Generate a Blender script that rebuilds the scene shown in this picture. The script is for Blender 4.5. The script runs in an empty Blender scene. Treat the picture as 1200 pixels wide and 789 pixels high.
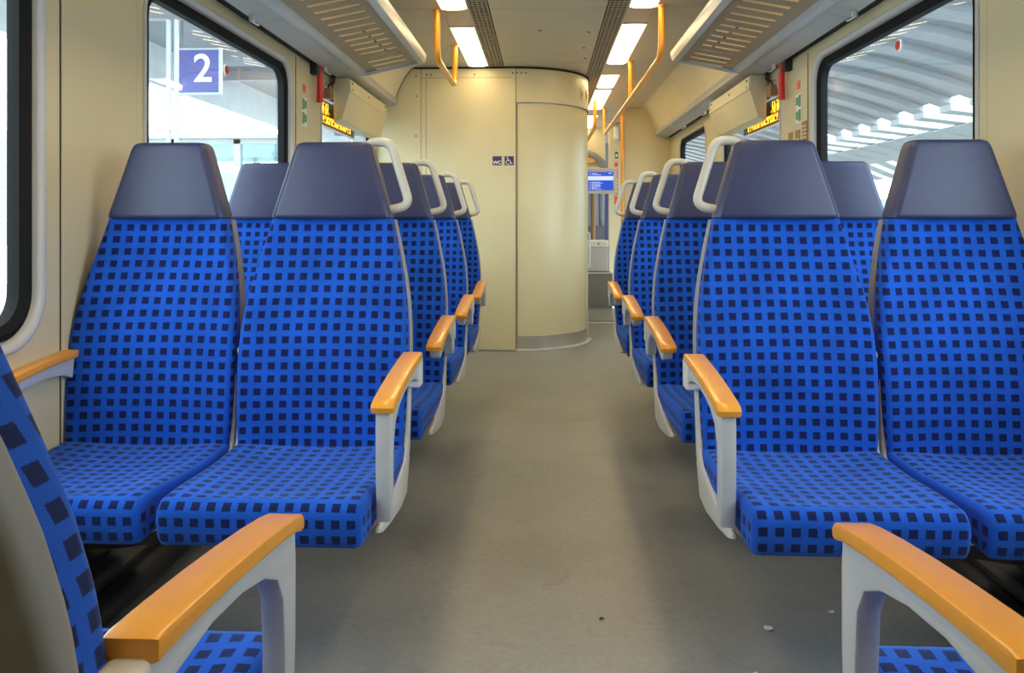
import bpy, bmesh, math, random
from mathutils import Vector, Matrix
random.seed(7)
S = bpy.context.scene
COL = S.collection
PI = math.pi

# ------------------------------------------------------------------ materials
def nodes(name):
    m = bpy.data.materials.new(name); m.use_nodes = True
    nt = m.node_tree; b = nt.nodes['Principled BSDF']
    return m, nt, b
def mat(name, col, rough=.5, metal=0., var=.06, scale=6., bump=0., bscale=200., spec=.5, coat=0.):
    m, nt, b = nodes(name)
    b.inputs['Roughness'].default_value = rough
    b.inputs['Metallic'].default_value = metal
    b.inputs['Specular IOR Level'].default_value = spec
    b.inputs['Coat Weight'].default_value = coat
    tc = nt.nodes.new('ShaderNodeTexCoord')
    nz = nt.nodes.new('ShaderNodeTexNoise'); nz.inputs['Scale'].default_value = scale; nz.inputs['Detail'].default_value = 4
    nt.links.new(tc.outputs['Object'], nz.inputs['Vector'])
    mr = nt.nodes.new('ShaderNodeMapRange'); mr.inputs['From Min'].default_value = .3; mr.inputs['From Max'].default_value = .7
    mr.inputs['To Min'].default_value = 1 - var; mr.inputs['To Max'].default_value = 1 + var
    nt.links.new(nz.outputs['Fac'], mr.inputs['Value'])
    mx = nt.nodes.new('ShaderNodeVectorMath'); mx.operation = 'SCALE'; mx.inputs[0].default_value = col
    nt.links.new(mr.outputs[0], mx.inputs['Scale'])
    nt.links.new(mx.outputs[0], b.inputs['Base Color'])
    if bump:
        n2 = nt.nodes.new('ShaderNodeTexNoise'); n2.inputs['Scale'].default_value = bscale
        nt.links.new(tc.outputs['Object'], n2.inputs['Vector'])
        bp = nt.nodes.new('ShaderNodeBump'); bp.inputs['Strength'].default_value = bump; bp.inputs['Distance'].default_value = .002
        nt.links.new(n2.outputs['Fac'], bp.inputs['Height']); nt.links.new(bp.outputs[0], b.inputs['Normal'])
    return m
def emit(name, col, st):
    m = bpy.data.materials.new(name); m.use_nodes = True; nt = m.node_tree
    nt.nodes.clear(); e = nt.nodes.new('ShaderNodeEmission'); o = nt.nodes.new('ShaderNodeOutputMaterial')
    e.inputs[0].default_value = (*col, 1); e.inputs[1].default_value = st
    nt.links.new(e.outputs[0], o.inputs[0]); return m

def fabric():
    m, nt, b = nodes('checked_plush'); N = nt.nodes; L = nt.links
    uv = N.new('ShaderNodeUVMap'); uv.uv_map = 'UVMap'
    # slight weave wobble so the squares are not ruler straight
    nz = N.new('ShaderNodeTexNoise'); nz.inputs['Scale'].default_value = 5; L.new(uv.outputs[0], nz.inputs['Vector'])
    sb = N.new('ShaderNodeVectorMath'); sb.operation = 'SUBTRACT'; sb.inputs[1].default_value = (.5, .5, .5); L.new(nz.outputs['Color'], sb.inputs[0])
    sc = N.new('ShaderNodeVectorMath'); sc.operation = 'SCALE'; sc.inputs['Scale'].default_value = .006; L.new(sb.outputs[0], sc.inputs[0])
    n3 = N.new('ShaderNodeTexNoise'); n3.inputs['Scale'].default_value = 450; L.new(uv.outputs[0], n3.inputs['Vector'])
    s3 = N.new('ShaderNodeVectorMath'); s3.operation = 'SUBTRACT'; s3.inputs[1].default_value = (.5, .5, .5); L.new(n3.outputs['Color'], s3.inputs[0])
    s4 = N.new('ShaderNodeVectorMath'); s4.operation = 'SCALE'; s4.inputs['Scale'].default_value = .003; L.new(s3.outputs[0], s4.inputs[0])
    ad = N.new('ShaderNodeVectorMath'); L.new(uv.outputs[0], ad.inputs[0]); L.new(sc.outputs[0], ad.inputs[1])
    a2 = N.new('ShaderNodeVectorMath'); L.new(ad.outputs[0], a2.inputs[0]); L.new(s4.outputs[0], a2.inputs[1])
    sx = N.new('ShaderNodeSeparateXYZ'); L.new(a2.outputs[0], sx.inputs[0])
    fs = []
    for ax in (0, 1):
        d = N.new('ShaderNodeMath'); d.operation = 'DIVIDE'; d.inputs[1].default_value = .0355; L.new(sx.outputs[ax], d.inputs[0])
        f = N.new('ShaderNodeMath'); f.operation = 'FRACT'; L.new(d.outputs[0], f.inputs[0])
        q = N.new('ShaderNodeMath'); q.operation = 'SUBTRACT'; q.inputs[1].default_value = .5; L.new(f.outputs[0], q.inputs[0])
        a = N.new('ShaderNodeMath'); a.operation = 'ABSOLUTE'; L.new(q.outputs[0], a.inputs[0])
        c = N.new('ShaderNodeMapRange'); c.inputs['From Min'].default_value = .30; c.inputs['From Max'].default_value = .255
        L.new(a.outputs[0], c.inputs['Value']); fs.append(c)
    mu = N.new('ShaderNodeMath'); mu.operation = 'MULTIPLY'; L.new(fs[0].outputs[0], mu.inputs[0]); L.new(fs[1].outputs[0], mu.inputs[1])
    mx = N.new('ShaderNodeMix'); mx.data_type = 'RGBA'
    mx.inputs['A'].default_value = (.008, .084, .51, 1); mx.inputs['B'].default_value = (.004, .010, .075, 1)
    L.new(mu.outputs[0], mx.inputs['Factor'])
    n5 = N.new('ShaderNodeTexNoise'); n5.inputs['Scale'].default_value = 9; n5.inputs['Detail'].default_value = 5; L.new(uv.outputs[0], n5.inputs['Vector'])
    r5 = N.new('ShaderNodeMapRange'); r5.inputs['From Min'].default_value = .3; r5.inputs['From Max'].default_value = .7; r5.inputs['To Min'].default_value = .85; r5.inputs['To Max'].default_value = 1.15
    L.new(n5.outputs['Fac'], r5.inputs['Value'])
    vs = N.new('ShaderNodeVectorMath'); vs.operation = 'SCALE'; L.new(mx.outputs['Result'], vs.inputs[0]); L.new(r5.outputs[0], vs.inputs['Scale'])
    L.new(vs.outputs[0], b.inputs['Base Color'])
    b.inputs['Roughness'].default_value = .9; b.inputs['Specular IOR Level'].default_value = .15
    b.inputs['Sheen Weight'].default_value = .22; b.inputs['Sheen Tint'].default_value = (.40, .60, 1, 1); b.inputs['Sheen Roughness'].default_value = .5
    bp = N.new('ShaderNodeBump'); bp.inputs['Strength'].default_value = .5; bp.inputs['Distance'].default_value = .001
    L.new(n3.outputs['Fac'], bp.inputs['Height']); L.new(bp.outputs[0], b.inputs['Normal'])
    return m

def floor_mat():
    m, nt, b = nodes('grey_linoleum'); N = nt.nodes; L = nt.links
    tc = N.new('ShaderNodeTexCoord')
    n1 = N.new('ShaderNodeTexNoise'); n1.inputs['Scale'].default_value = 1.8; n1.inputs['Detail'].default_value = 6; n1.inputs['Roughness'].default_value = .65
    L.new(tc.outputs['Object'], n1.inputs['Vector'])
    r = N.new('ShaderNodeValToRGB'); r.color_ramp.elements[0].position = .3; r.color_ramp.elements[1].position = .72
    r.color_ramp.elements[0].color = (.225, .235, .24, 1); r.color_ramp.elements[1].color = (.315, .33, .34, 1)
    L.new(n1.outputs['Fac'], r.inputs[0])
    n2 = N.new('ShaderNodeTexNoise'); n2.inputs['Scale'].default_value = 60; n2.inputs['Detail'].default_value = 3
    L.new(tc.outputs['Object'], n2.inputs['Vector'])
    mr = N.new('ShaderNodeMapRange'); mr.inputs['From Min'].default_value = .3; mr.inputs['From Max'].default_value = .7; mr.inputs['To Min'].default_value = .93; mr.inputs['To Max'].default_value = 1.07
    L.new(n2.outputs['Fac'], mr.inputs['Value'])
    # scuff marks
    n4 = N.new('ShaderNodeTexNoise'); n4.inputs['Scale'].default_value = 7; n4.inputs['Detail'].default_value = 5; n4.inputs['Distortion'].default_value = 1.2
    L.new(tc.outputs['Object'], n4.inputs['Vector'])
    m4 = N.new('ShaderNodeMapRange'); m4.inputs['From Min'].default_value = .60; m4.inputs['From Max'].default_value = .74; m4.inputs['To Min'].default_value = 1; m4.inputs['To Max'].default_value = .84
    L.new(n4.outputs['Fac'], m4.inputs['Value'])
    mu = N.new('ShaderNodeMath'); mu.operation = 'MULTIPLY'; L.new(mr.outputs[0], mu.inputs[0]); L.new(m4.outputs[0], mu.inputs[1])
    vs = N.new('ShaderNodeVectorMath'); vs.operation = 'SCALE'; L.new(r.outputs[0], vs.inputs[0]); L.new(mu.outputs[0], vs.inputs['Scale'])
    L.new(vs.outputs[0], b.inputs['Base Color'])
    rr = N.new('ShaderNodeMapRange'); rr.inputs['To Min'].default_value = .30; rr.inputs['To Max'].default_value = .48
    L.new(n1.outputs['Fac'], rr.inputs['Value']); L.new(rr.outputs[0], b.inputs['Roughness'])
    b.inputs['Specular IOR Level'].default_value = .5
    return m

def glass_mat(name, tint=(.93, .98, .97)):
    m = bpy.data.materials.new(name); m.use_nodes = True; nt = m.node_tree; N = nt.nodes; L = nt.links
    N.clear(); o = N.new('ShaderNodeOutputMaterial'); mx = N.new('ShaderNodeMixShader')
    t = N.new('ShaderNodeBsdfTransparent'); t.inputs[0].default_value = (*tint, 1)
    g = N.new('ShaderNodeBsdfGlossy'); g.inputs['Roughness'].default_value = .02
    lw = N.new('ShaderNodeLayerWeight'); p = N.new('ShaderNodeMath'); p.operation = 'POWER'; p.inputs[1].default_value = 4
    L.new(lw.outputs['Facing'], p.inputs[0])
    a = N.new('ShaderNodeMath'); a.operation = 'MULTIPLY_ADD'; a.inputs[1].default_value = .55; a.inputs[2].default_value = .07
    L.new(p.outputs[0], a.inputs[0]); L.new(a.outputs[0], mx.inputs[0]); L.new(t.outputs[0], mx.inputs[1]); L.new(g.outputs[0], mx.inputs[2])
    L.new(mx.outputs[0], o.inputs[0]); return m

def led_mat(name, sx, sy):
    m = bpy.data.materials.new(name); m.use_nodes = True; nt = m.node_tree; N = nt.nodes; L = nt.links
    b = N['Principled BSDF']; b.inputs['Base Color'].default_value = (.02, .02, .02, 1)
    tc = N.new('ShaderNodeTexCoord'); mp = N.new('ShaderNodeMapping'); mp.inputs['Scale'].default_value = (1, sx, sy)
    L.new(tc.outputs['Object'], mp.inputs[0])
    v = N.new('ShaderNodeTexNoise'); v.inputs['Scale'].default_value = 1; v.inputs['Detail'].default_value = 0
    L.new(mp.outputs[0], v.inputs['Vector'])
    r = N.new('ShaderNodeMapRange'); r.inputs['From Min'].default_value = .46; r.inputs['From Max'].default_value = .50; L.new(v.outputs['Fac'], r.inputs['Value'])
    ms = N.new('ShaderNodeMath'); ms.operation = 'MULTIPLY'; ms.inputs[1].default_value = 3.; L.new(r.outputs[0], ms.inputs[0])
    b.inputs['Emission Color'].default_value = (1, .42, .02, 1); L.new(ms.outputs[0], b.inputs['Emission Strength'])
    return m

M = dict(
    fabric=fabric(), floor=floor_mat(), glass=glass_mat('window_glass'), glass2=glass_mat('shelter_glass', (.72, .93, .95)),
    head=mat('headrest_leather', (.030, .038, .105), .42, var=.10, scale=12, bump=.15, bscale=300, spec=.5),
    shell=mat('seat_shell_grey', (.26, .26, .25), .45), base=mat('seat_base_cream', (.62, .61, .57), .38),
    frame=mat('armrest_grey', (.50, .52, .55), .35), grip=mat('grip_cream', (.60, .57, .49), .3, coat=.2),
    wood=mat('armrest_orange', (.76, .33, .035), .33, var=.05, scale=12, coat=.25),
    orange=mat('rail_orange', (.85, .34, .02), .3, coat=.3),
    cream=mat('wall_cream', (.62, .55, .35), .42, var=.03, scale=3), cab=mat('cabin_cream', (.66, .60, .38), .33, var=.03, scale=3),
    reveal=mat('reveal_grey', (.52, .52, .50), .4), rubber=mat('rubber_black', (.010, .010, .010), .75, spec=.15),
    ceil=mat('ceiling_panel', (.55, .50, .39), .4, var=.03), dark=mat('dark_gap', (.02, .018, .015), .8),
    beam=mat('beam_grey', (.42, .41, .39), .4), cove=mat('cove_cream', (.68, .62, .45), .45, var=.03),
    rackb=mat('rack_panel_taupe', (.34, .25, .16), .5, var=.05), rackr=mat('rack_rail_bluegrey', (.44, .48, .52), .3, spec=.6),
    grille=mat('grille_tan', (.36, .31, .23), .5), steel=mat('brushed_steel', (.66, .65, .62), .38, metal=.8, var=.12, scale=3),
    black=mat('matt_black', (.02, .02, .022), .45), dgrey=mat('dark_grey', (.085, .085, .09), .5), mgrey=mat('mid_grey', (.22, .22, .23), .5),
    lgrey=mat('light_grey', (.55, .55, .55), .45), white=mat('off_white', (.82, .82, .80), .45),
    red=mat('hammer_red', (.75, .02, .015), .35), redst=mat('sticker_red', (.80, .10, .03), .4), green=mat('sticker_green', (.04, .30, .12), .5),
    navy=mat('sign_navy', (.045, .03, .10), .4), signblue=mat('sign_blue', (.10, .11, .34), .4),
    concrete=mat('platform_concrete', (.30, .30, .29), .8, var=.12), roofc=mat('station_roof_metal', (.31, .335, .37), .5, var=.18, scale=.4),
    roofrib=mat('station_rib_grey', (.40, .43, .46), .5, var=.08, scale=.5), roofw=mat('station_roof_white', (.52, .55, .57), .5), facade=mat('facade_cyan', (.25, .42, .46), .4, var=.1, scale=.3),
    brown=mat('brown_post', (.30, .17, .07), .5), screen=emit('screen_blue', (.04, .10, .62), 1.1), screenw=emit('screen_white', (.75, .85, 1), 1.0),
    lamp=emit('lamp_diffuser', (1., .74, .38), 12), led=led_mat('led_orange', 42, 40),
)

# ------------------------------------------------------------------ mesh helpers
def link(name, me, m, parent=None, smooth=None):
    o = bpy.data.objects.new(name, me); COL.objects.link(o)
    if m is not None: me.materials.append(m)
    if parent is not None: o.parent = parent
    if smooth is not None:
        for p in me.polygons: p.use_smooth = True
        try: me.set_sharp_from_angle(angle=math.radians(smooth))
        except Exception: pass
    return o
def fin(name, bm, m, parent=None, smooth=None, normals=True):
    if normals: bmesh.ops.recalc_face_normals(bm, faces=bm.faces)
    me = bpy.data.meshes.new(name); bm.to_mesh(me); bm.free()
    return link(name, me, m, parent, smooth)
def T(o, label=None, cat=None, group=None, kind=None):
    if label: o['label'] = label
    if cat: o['category'] = cat
    if group: o['group'] = group
    if kind: o['kind'] = kind
    return o
def empty(name, loc=(0, 0, 0), rz=0):
    o = bpy.data.objects.new(name, None); COL.objects.link(o); o.location = loc; o.rotation_euler = (0, 0, rz)
    o.empty_display_size = .05
    return o
def box(bm, x0, x1, y0, y1, z0, z1, bev=0., seg=2):
    if x0 > x1: x0, x1 = x1, x0
    if y0 > y1: y0, y1 = y1, y0
    mt = Matrix.Translation(((x0+x1)/2, (y0+y1)/2, (z0+z1)/2)) @ Matrix.Diagonal((x1-x0, y1-y0, z1-z0, 1))
    r = bmesh.ops.create_cube(bm, size=1, matrix=mt)
    if bev:
        es = set()
        for v in r['verts']: es.update(v.link_edges)
        bmesh.ops.bevel(bm, geom=list(es), offset=bev, segments=seg, affect='EDGES', profile=.5)
    return bm
def NB(): return bmesh.new()
def mbox(name, d, m, parent=None, bev=0., smooth=None):
    return fin(name, box(NB(), *d, bev=bev), m, parent, smooth)
def prism(pts, a0, a1, axis='Y', bev=0., seg=2, bm=None):
    """closed polygon pts extruded along an axis; pts are (u,v) in the other two axes order"""
    bm = bm or NB()
    def P(u, v, a): return {'Y': (u, a, v), 'X': (a, u, v), 'Z': (u, v, a)}[axis]
    A = [bm.verts.new(P(u, v, a0)) for u, v in pts]; B = [bm.verts.new(P(u, v, a1)) for u, v in pts]
    n = len(pts); f = [bm.faces.new(A), bm.faces.new(B[::-1])]
    for i in range(n): bm.faces.new((A[i], B[i], B[(i+1) % n], A[(i+1) % n]))
    bmesh.ops.recalc_face_normals(bm, faces=bm.faces)
    if bev:
        es = set()
        for ff in f: es.update(ff.edges)
        bmesh.ops.bevel(bm, geom=list(es), offset=bev, segments=seg, affect='EDGES', profile=.5)
    return bm
def sheet(pts, a0, a1, th=.012, m=None):
    """open (x,z) polyline extruded along Y and thickened outward"""
    n = len(pts); off = []
    for i, (x, z) in enumerate(pts):
        p = pts[max(i-1, 0)]; q = pts[min(i+1, n-1)]
        d = Vector((q[0]-p[0], q[1]-p[1])).normalized(); off.append((x + d.y*-th*m, z + d.x*th*m))
    return prism(list(pts) + off[::-1], a0, a1, 'Y')
def smoothpath(P, rad, n=6):
    P = [Vector(p) for p in P]; out = [P[0]]
    for i in range(1, len(P)-1):
        a, b, c = P[i-1], P[i], P[i+1]
        r = min(rad, (a-b).length*.49, (c-b).length*.49)
        s = b + (a-b).normalized()*r; e = b + (c-b).normalized()*r
        for k in range(n+1):
            t = k/n; out.append(s*(1-t)**2 + b*2*t*(1-t) + e*t*t)
    out.append(P[-1]); return out
def tube(path, r, seg=12, bm=None, cap=True):
    bm = bm or NB(); path = [Vector(p) for p in path]; rings = []
    prev = None
    for i, p in enumerate(path):
        t = (path[min(i+1, len(path)-1)] - path[max(i-1, 0)]).normalized()
        if prev is None:
            up = Vector((0, 0, 1)) if abs(t.z) < .9 else Vector((1, 0, 0))
            n1 = t.cross(up).normalized()
        else:
            n1 = (prev - t*prev.dot(t)).normalized()
        prev = n1; n2 = t.cross(n1)
        rr = r[i] if isinstance(r, (list, tuple)) else r
        rings.append([bm.verts.new(p + (n1*math.cos(2*PI*k/seg) + n2*math.sin(2*PI*k/seg))*rr) for k in range(seg)])
    for a, b in zip(rings, rings[1:]):
        for k in range(seg): bm.faces.new((a[k], a[(k+1) % seg], b[(k+1) % seg], b[k]))
    if cap: bm.faces.new(rings[0][::-1]); bm.faces.new(rings[-1])
    return bm
def rrect(cx, cy, w, h, r, n=6):
    out = []
    for (sx, sy, a0) in ((1, 1, 0), (-1, 1, 90), (-1, -1, 180), (1, -1, 270)):
        for k in range(n+1):
            a = math.radians(a0 + 90*k/n)
            out.append((cx + sx*(w/2 - r) + r*math.cos(a), cy + sy*(h/2 - r) + r*math.sin(a)))
    return out
def loft(rings, closed=True, caps=True, bm=None):
    bm = bm or NB(); V = [[bm.verts.new(p) for p in r] for r in rings]; n = len(V[0])
    for a, b in zip(V, V[1:]):
        for k in range(n if closed else n-1): bm.faces.new((a[k], a[(k+1) % n], b[(k+1) % n], b[k]))
    if caps: bm.faces.new(V[0][::-1]); bm.faces.new(V[-1])
    return bm
def curve2d(splines, ext, name='tmp'):
    cu = bpy.data.curves.new(name, 'CURVE'); cu.dimensions = '2D'; cu.fill_mode = 'BOTH'; cu.extrude = ext
    for pts in splines:
        s = cu.splines.new('POLY'); s.points.add(len(pts)-1)
        for i, (x, y) in enumerate(pts): s.points[i].co = (x, y, 0, 1)
        s.use_cyclic_u = True
    o = bpy.data.objects.new(name, cu); COL.objects.link(o)
    dg = bpy.context.evaluated_depsgraph_get(); dg.update()
    me = bpy.data.meshes.new_from_object(o.evaluated_get(dg)); bpy.data.objects.remove(o); bpy.data.curves.remove(cu)
    return me
def textmesh(s, size, ext=.0008, bold=0.):
    cu = bpy.data.curves.new('t', 'FONT'); cu.body = s; cu.size = size; cu.extrude = ext; cu.offset = bold
    cu.align_x = 'CENTER'; cu.align_y = 'CENTER'
    o = bpy.data.objects.new('t', cu); COL.objects.link(o)
    dg = bpy.context.evaluated_depsgraph_get(); dg.update()
    me = bpy.data.meshes.new_from_object(o.evaluated_get(dg)); bpy.data.objects.remove(o); bpy.data.curves.remove(cu)
    return me
def copy_tree(o, parent=None):
    c = o.copy(); COL.objects.link(c)
    if parent is not None: c.parent = parent
    for ch in list(o.children): copy_tree(ch, c)
    return c

WX = 1.368          # inner face of the side walls
HC = 2.27           # ceiling height
YW = 6.05           # front of the toilet cabin

# ------------------------------------------------------------------ shell of the car
T(mbox('wall_vestibule_left', (-WX-.03, -.84, 9.6, 9.66, 0, HC), M['cream']), kind='structure')
T(mbox('floor', (-WX-.05, WX+.05, -1.3, 9.07, -.06, 0), M['floor']), kind='structure')
WIN = {'left': [(.42, 1.955), (2.53, 3.975), (4.56, 5.97)], 'right': [(.42, 1.955), (2.53, 3.975), (4.56, 5.97), (6.6, 7.85)]}
ZW0, ZW1 = .745, 1.862
wn = 0
for side, sg in (('left', -1), ('right', 1)):
    y1 = 9.6
    holes = [rrect((a+b)/2, (ZW0+ZW1)/2, b-a+.07, ZW1-ZW0+.07, .15, 8) for a, b in WIN[side]] + [rrect(8.93, 1.08, 1.06, 1.66, .10, 8)]
    me = curve2d([[(-1.3, 0), (y1, 0), (y1, HC), (-1.3, HC)]] + holes, .03)
    me.transform(Matrix(((0, 0, 1, sg*(WX+.03)), (1, 0, 0, 0), (0, 1, 0, 0), (0, 0, 0, 1))))
    wall = T(link('wall_' + side, me, M['cream']), kind='structure')
    # proud pillar covers, with the dark joints of the photo on either side
    for (a, b) in ((2.056, 2.445), (4.065, 4.475)):
        mbox('joint', (sg*(WX-.0015), sg*(WX+.005), a-.004, b+.004, .14, 1.93), M['dark'], wall)
        mbox('pillar_cover', (sg*(WX-.004), sg*(WX+.004), a, b, .14, 1.93), M['cream'], wall, bev=.0015)
    for (a, b) in WIN[side]:
        wn += 1
        w = T(empty('window_%d' % wn, (sg*WX, (a+b)/2, ZW0)), kind='structure')
        cy, cz, W_, H_ = 0, (ZW1-ZW0)/2, b-a, ZW1-ZW0
        def R3(dw, dx, r): return [(sg*dx, y, z) for y, z in rrect(cy, cz, W_+dw, H_+dw, r, 8)]
        fin('reveal', loft([R3(.074, -.001, .152), R3(.066, -.006, .148), R3(.05, -.007, .14), R3(.02, .004, .125), R3(0, .03, .115), R3(0, .05, .115), R3(.07, .05, .15), R3(.074, .003, .152)], caps=False), M['reveal'], w, 50, )
        fin('gasket', loft([R3(.002, .012, .116), R3(-.03, .008, .10), R3(-.07, .022, .082), R3(-.07, .055, .082), R3(.002, .055, .116), R3(.002, .012, .116)], caps=False), M['rubber'], w, 40)
        g = NB(); vs = [g.verts.new(p) for p in R3(-.06, .04, .087)]; g.faces.new(vs)
        fin('pane', g, M['glass'], w)
        for k, ch in enumerate(w.children): pass
for dn, sg in ((2, -1), (3, 1)):
    d = T(empty('door_%d' % dn, (sg*WX, 8.93, 1.08)), kind='structure')
    def R4(w_, dx, r_): return [(sg*dx, y, z) for y, z in rrect(0, 0, w_, w_+.60, r_, 8)]
    fin('door_gasket', loft([R4(1.08, -.003, .11), R4(1.02, -.006, .08), R4(1.02, .055, .08), R4(1.08, .055, .11), R4(1.08, -.003, .11)], caps=False), M['rubber'], d, 40)
    g = NB(); g.faces.new([g.verts.new(p) for p in R4(1.03, .04, .085)]); fin('pane', g, M['glass'], d)
    fin('door_handle', tube(smoothpath([(sg*.0, -.60, -.30), (-sg*.05, -.60, -.30), (-sg*.05, -.60, .30), (sg*.0, -.60, .30)], .04), .014, 10), M['orange'], d, 40)
T(mbox('wall_back', (-WX, WX, -1.36, -1.3, 0, HC), M['cream']), kind='structure')

# ceiling panels with open joints, a dark plate above them
cl = NB()
segs = [-1.3, 1.3, 2.85, 4.38, 5.92, 7.45, 8.98, 10.5, 12.2]
for a, b in zip(segs, segs[1:]):
    g = .003
    box(cl, -.338, .338, a+g, b-g, HC, HC+.015, .002, 1)
    for sg in (-1, 1):
        if sg < 0 and a > 7.4: continue
        bb = min(b-g, 8.3) if sg < 0 else b-g
        box(cl, sg*.625, sg*1.045, a+g, bb, HC, HC+.015, .002, 1)
ceil = T(fin('ceiling', cl, M['ceil']), kind='structure')
mbox('ceiling_void', (-1.4, 1.4, -1.3, 12.2, HC+.06, HC+.08), M['dark'], ceil)
sp = NB()
for sg in (-1, 1):
    box(sp, sg*.457, sg*.464, -1.3, 12.2 if sg > 0 else 8.1, HC-.004, HC+.05)
    box(sp, sg*.618, sg*.626, -1.3, 12.2 if sg > 0 else 8.1, HC-.002, HC+.05)
fin('light_channel_edge', sp, M['lgrey'], ceil)
for sg in (-1, 1):
    lt = [(1.145, 'x')]
    # screws in the middle panel
sc = NB()
for x, y in ((-.05, 4.9), (.27, 4.95), (.29, 5.75), (.26, 5.4)):
    bmesh.ops.create_cone(sc, cap_ends=True, segments=10, radius1=.012, radius2=.010, depth=.006, matrix=Matrix.Translation((x, y, HC-.001)))
fin('screw_cap', sc, M['mgrey'], ceil)

# cove and beam over the windows
cove = [(1.04, HC), (1.07, HC-.010), (1.10, HC-.04), (1.135, HC-.085), (1.165, HC-.145), (1.19, HC-.20), (1.207, HC-.25)]
n = 0
for side, sg, yend in (('left', -1, YW-.022), ('right', 1, 8.35)):
    n += 1
    pc = NB()
    for a, b in zip([-1.3, .95, 2.35, 3.75, 5.15, 6.55], [.95, 2.35, 3.75, 5.15, 6.55, 8.35]):
        if a >= yend: continue
        b = min(b, yend)
        s = sheet([(sg*x, z) for x, z in cove], a+.002, b-.002, .012, sg)
        me = bpy.data.meshes.new('t'); s.to_mesh(me); s.free(); pc.from_mesh(me)
    if side == 'left': dk = sheet([(sg*x, z) for x, z in cove], yend, YW-.002, .02, sg)
    c = T(fin('trim_%d' % n, pc, M['cove'], None, 40), kind='structure')
    if side == 'left': fin('end_seal', dk, M['dark'], c)
    pb = NB()
    for a, b in zip([-1.3, .6, 2.0, 3.4, 4.8, 6.2], [.6, 2.0, 3.4, 4.8, 6.2, 8.35]):
        if a >= yend: continue
        b = min(b, yend)
        prism([(sg*1.192, 1.985), (sg*1.197, 1.968), (sg*1.212, 1.962), (sg*1.315, 1.938), (sg*1.32, 1.945), (sg*1.32, 2.02), (sg*1.21, 2.03), (sg*1.20, 2.02)], a+.0015, b-.0015, 'Y', bm=pb)
    fin('beam_cover', pb, M['beam'], c)
    mbox('joint', (sg*1.315, sg*WX, -1.3, yend, 1.95, 2.0), M['dark'], c)
    mbox('void', (sg*1.06, sg*WX, -1.3, yend, 2.30, 2.31), M['dark'], c)

# ventilation grilles
def grille(sg, y0, y1, label):
    r = T(empty('ventilation_grille', (sg*.40, y0, HC)), label, 'ventilation grille', 'ceiling ventilation grilles')
    L_ = y1-y0; g = NB(); x0, x1 = -.057, .057
    for k in range(5):
        x = x0 + (x1-x0-.008)*k/4; box(g, x, x+.008, 0, L_, -.003, -.0005)
    k = 0; y = 0
    while y < L_-.016: box(g, x0, x1, y, y+.016, -.0028, -.0005); y += .046
    fin('lattice', g, M['grille'], r)
    mbox('grille_backing', (x0, x1, 0, L_, .0005, .004), M['black'], r)
grille(-1, 2.0, YW-.01, 'dark ceiling ventilation grille left of the middle panel, ending at the cabin wall')
grille(1, 2.0, 8.9, 'dark ceiling ventilation grille right of the middle panel, running past the cabin')

# ceiling lights
lights = [(-1, -.1, 1.15, None), (1, -.1, 1.15, None), (-1, 1.5, 2.75, None), (1, 1.5, 2.75, None),
    (-1, 3.12, 4.38, 'glowing ceiling light left of the grille, nearest one, cut by the top of the picture'),
    (1, 3.12, 4.38, 'glowing ceiling light right of the grille, nearest one, cut by the top of the picture'),
    (-1, 4.76, 6.0, 'long glowing ceiling light on the left ending at the toilet cabin wall'),
    (1, 4.72, 5.95, 'long glowing ceiling light on the right beside the hanging orange rail'),
    (1, 6.38, 7.03, 'short glowing ceiling light above the corner of the curved cabin'),
    (1, 7.12, 8.38, 'glowing ceiling light just beyond the short one, over the corridor'),
    (-1, 8.86, 10.1, None),
    (1, 8.86, 10.1, 'farthest glowing ceiling light, partly hidden by the curved cabin')]
for sg, a, b, lab in lights:
    r = T(empty('ceiling_light', (sg*.541, (a+b)/2, HC)), lab or ('ceiling light above the near seats on the %s side' % ('left' if sg < 0 else 'right') + (' behind the camera' if a < 1 else ' overhead') if a < 8 else 'ceiling light of the far corridor hidden behind the cabin'), 'ceiling light', 'glowing ceiling lights')
    h = (b-a)/2
    fin('diffuser', prism([(-.072, .004), (-.066, -.006), (-.04, -.012), (.04, -.012), (.066, -.006), (.072, .004)], -h+.02, h-.02, 'Y'), M['lamp'], r, 40)
    g = NB(); box(g, -.076, .076, -h, -h+.02, -.008, .03); box(g, -.076, .076, h-.02, h, -.008, .03); box(g, -.076, .076, -h, h, .012, .03)
    fin('housing', g, M['lgrey'], r)
bl = NB()
for sg, sp_ in ((-1, [(-1.3, -.1), (1.15, 1.5), (2.75, 3.12), (4.38, 4.76)]), (1, [(-1.3, -.1), (1.15, 1.5), (2.75, 3.12), (4.38, 4.72), (5.95, 6.38), (7.03, 7.12), (8.38, 8.86), (10.1, 12.2)])):
    for a, b in sp_: box(bl, sg*.465, sg*.617, a+.002, b-.002, HC-.002, HC+.01, .002, 1)
fin('blank_cover', bl, M['ceil'], ceil)

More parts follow.
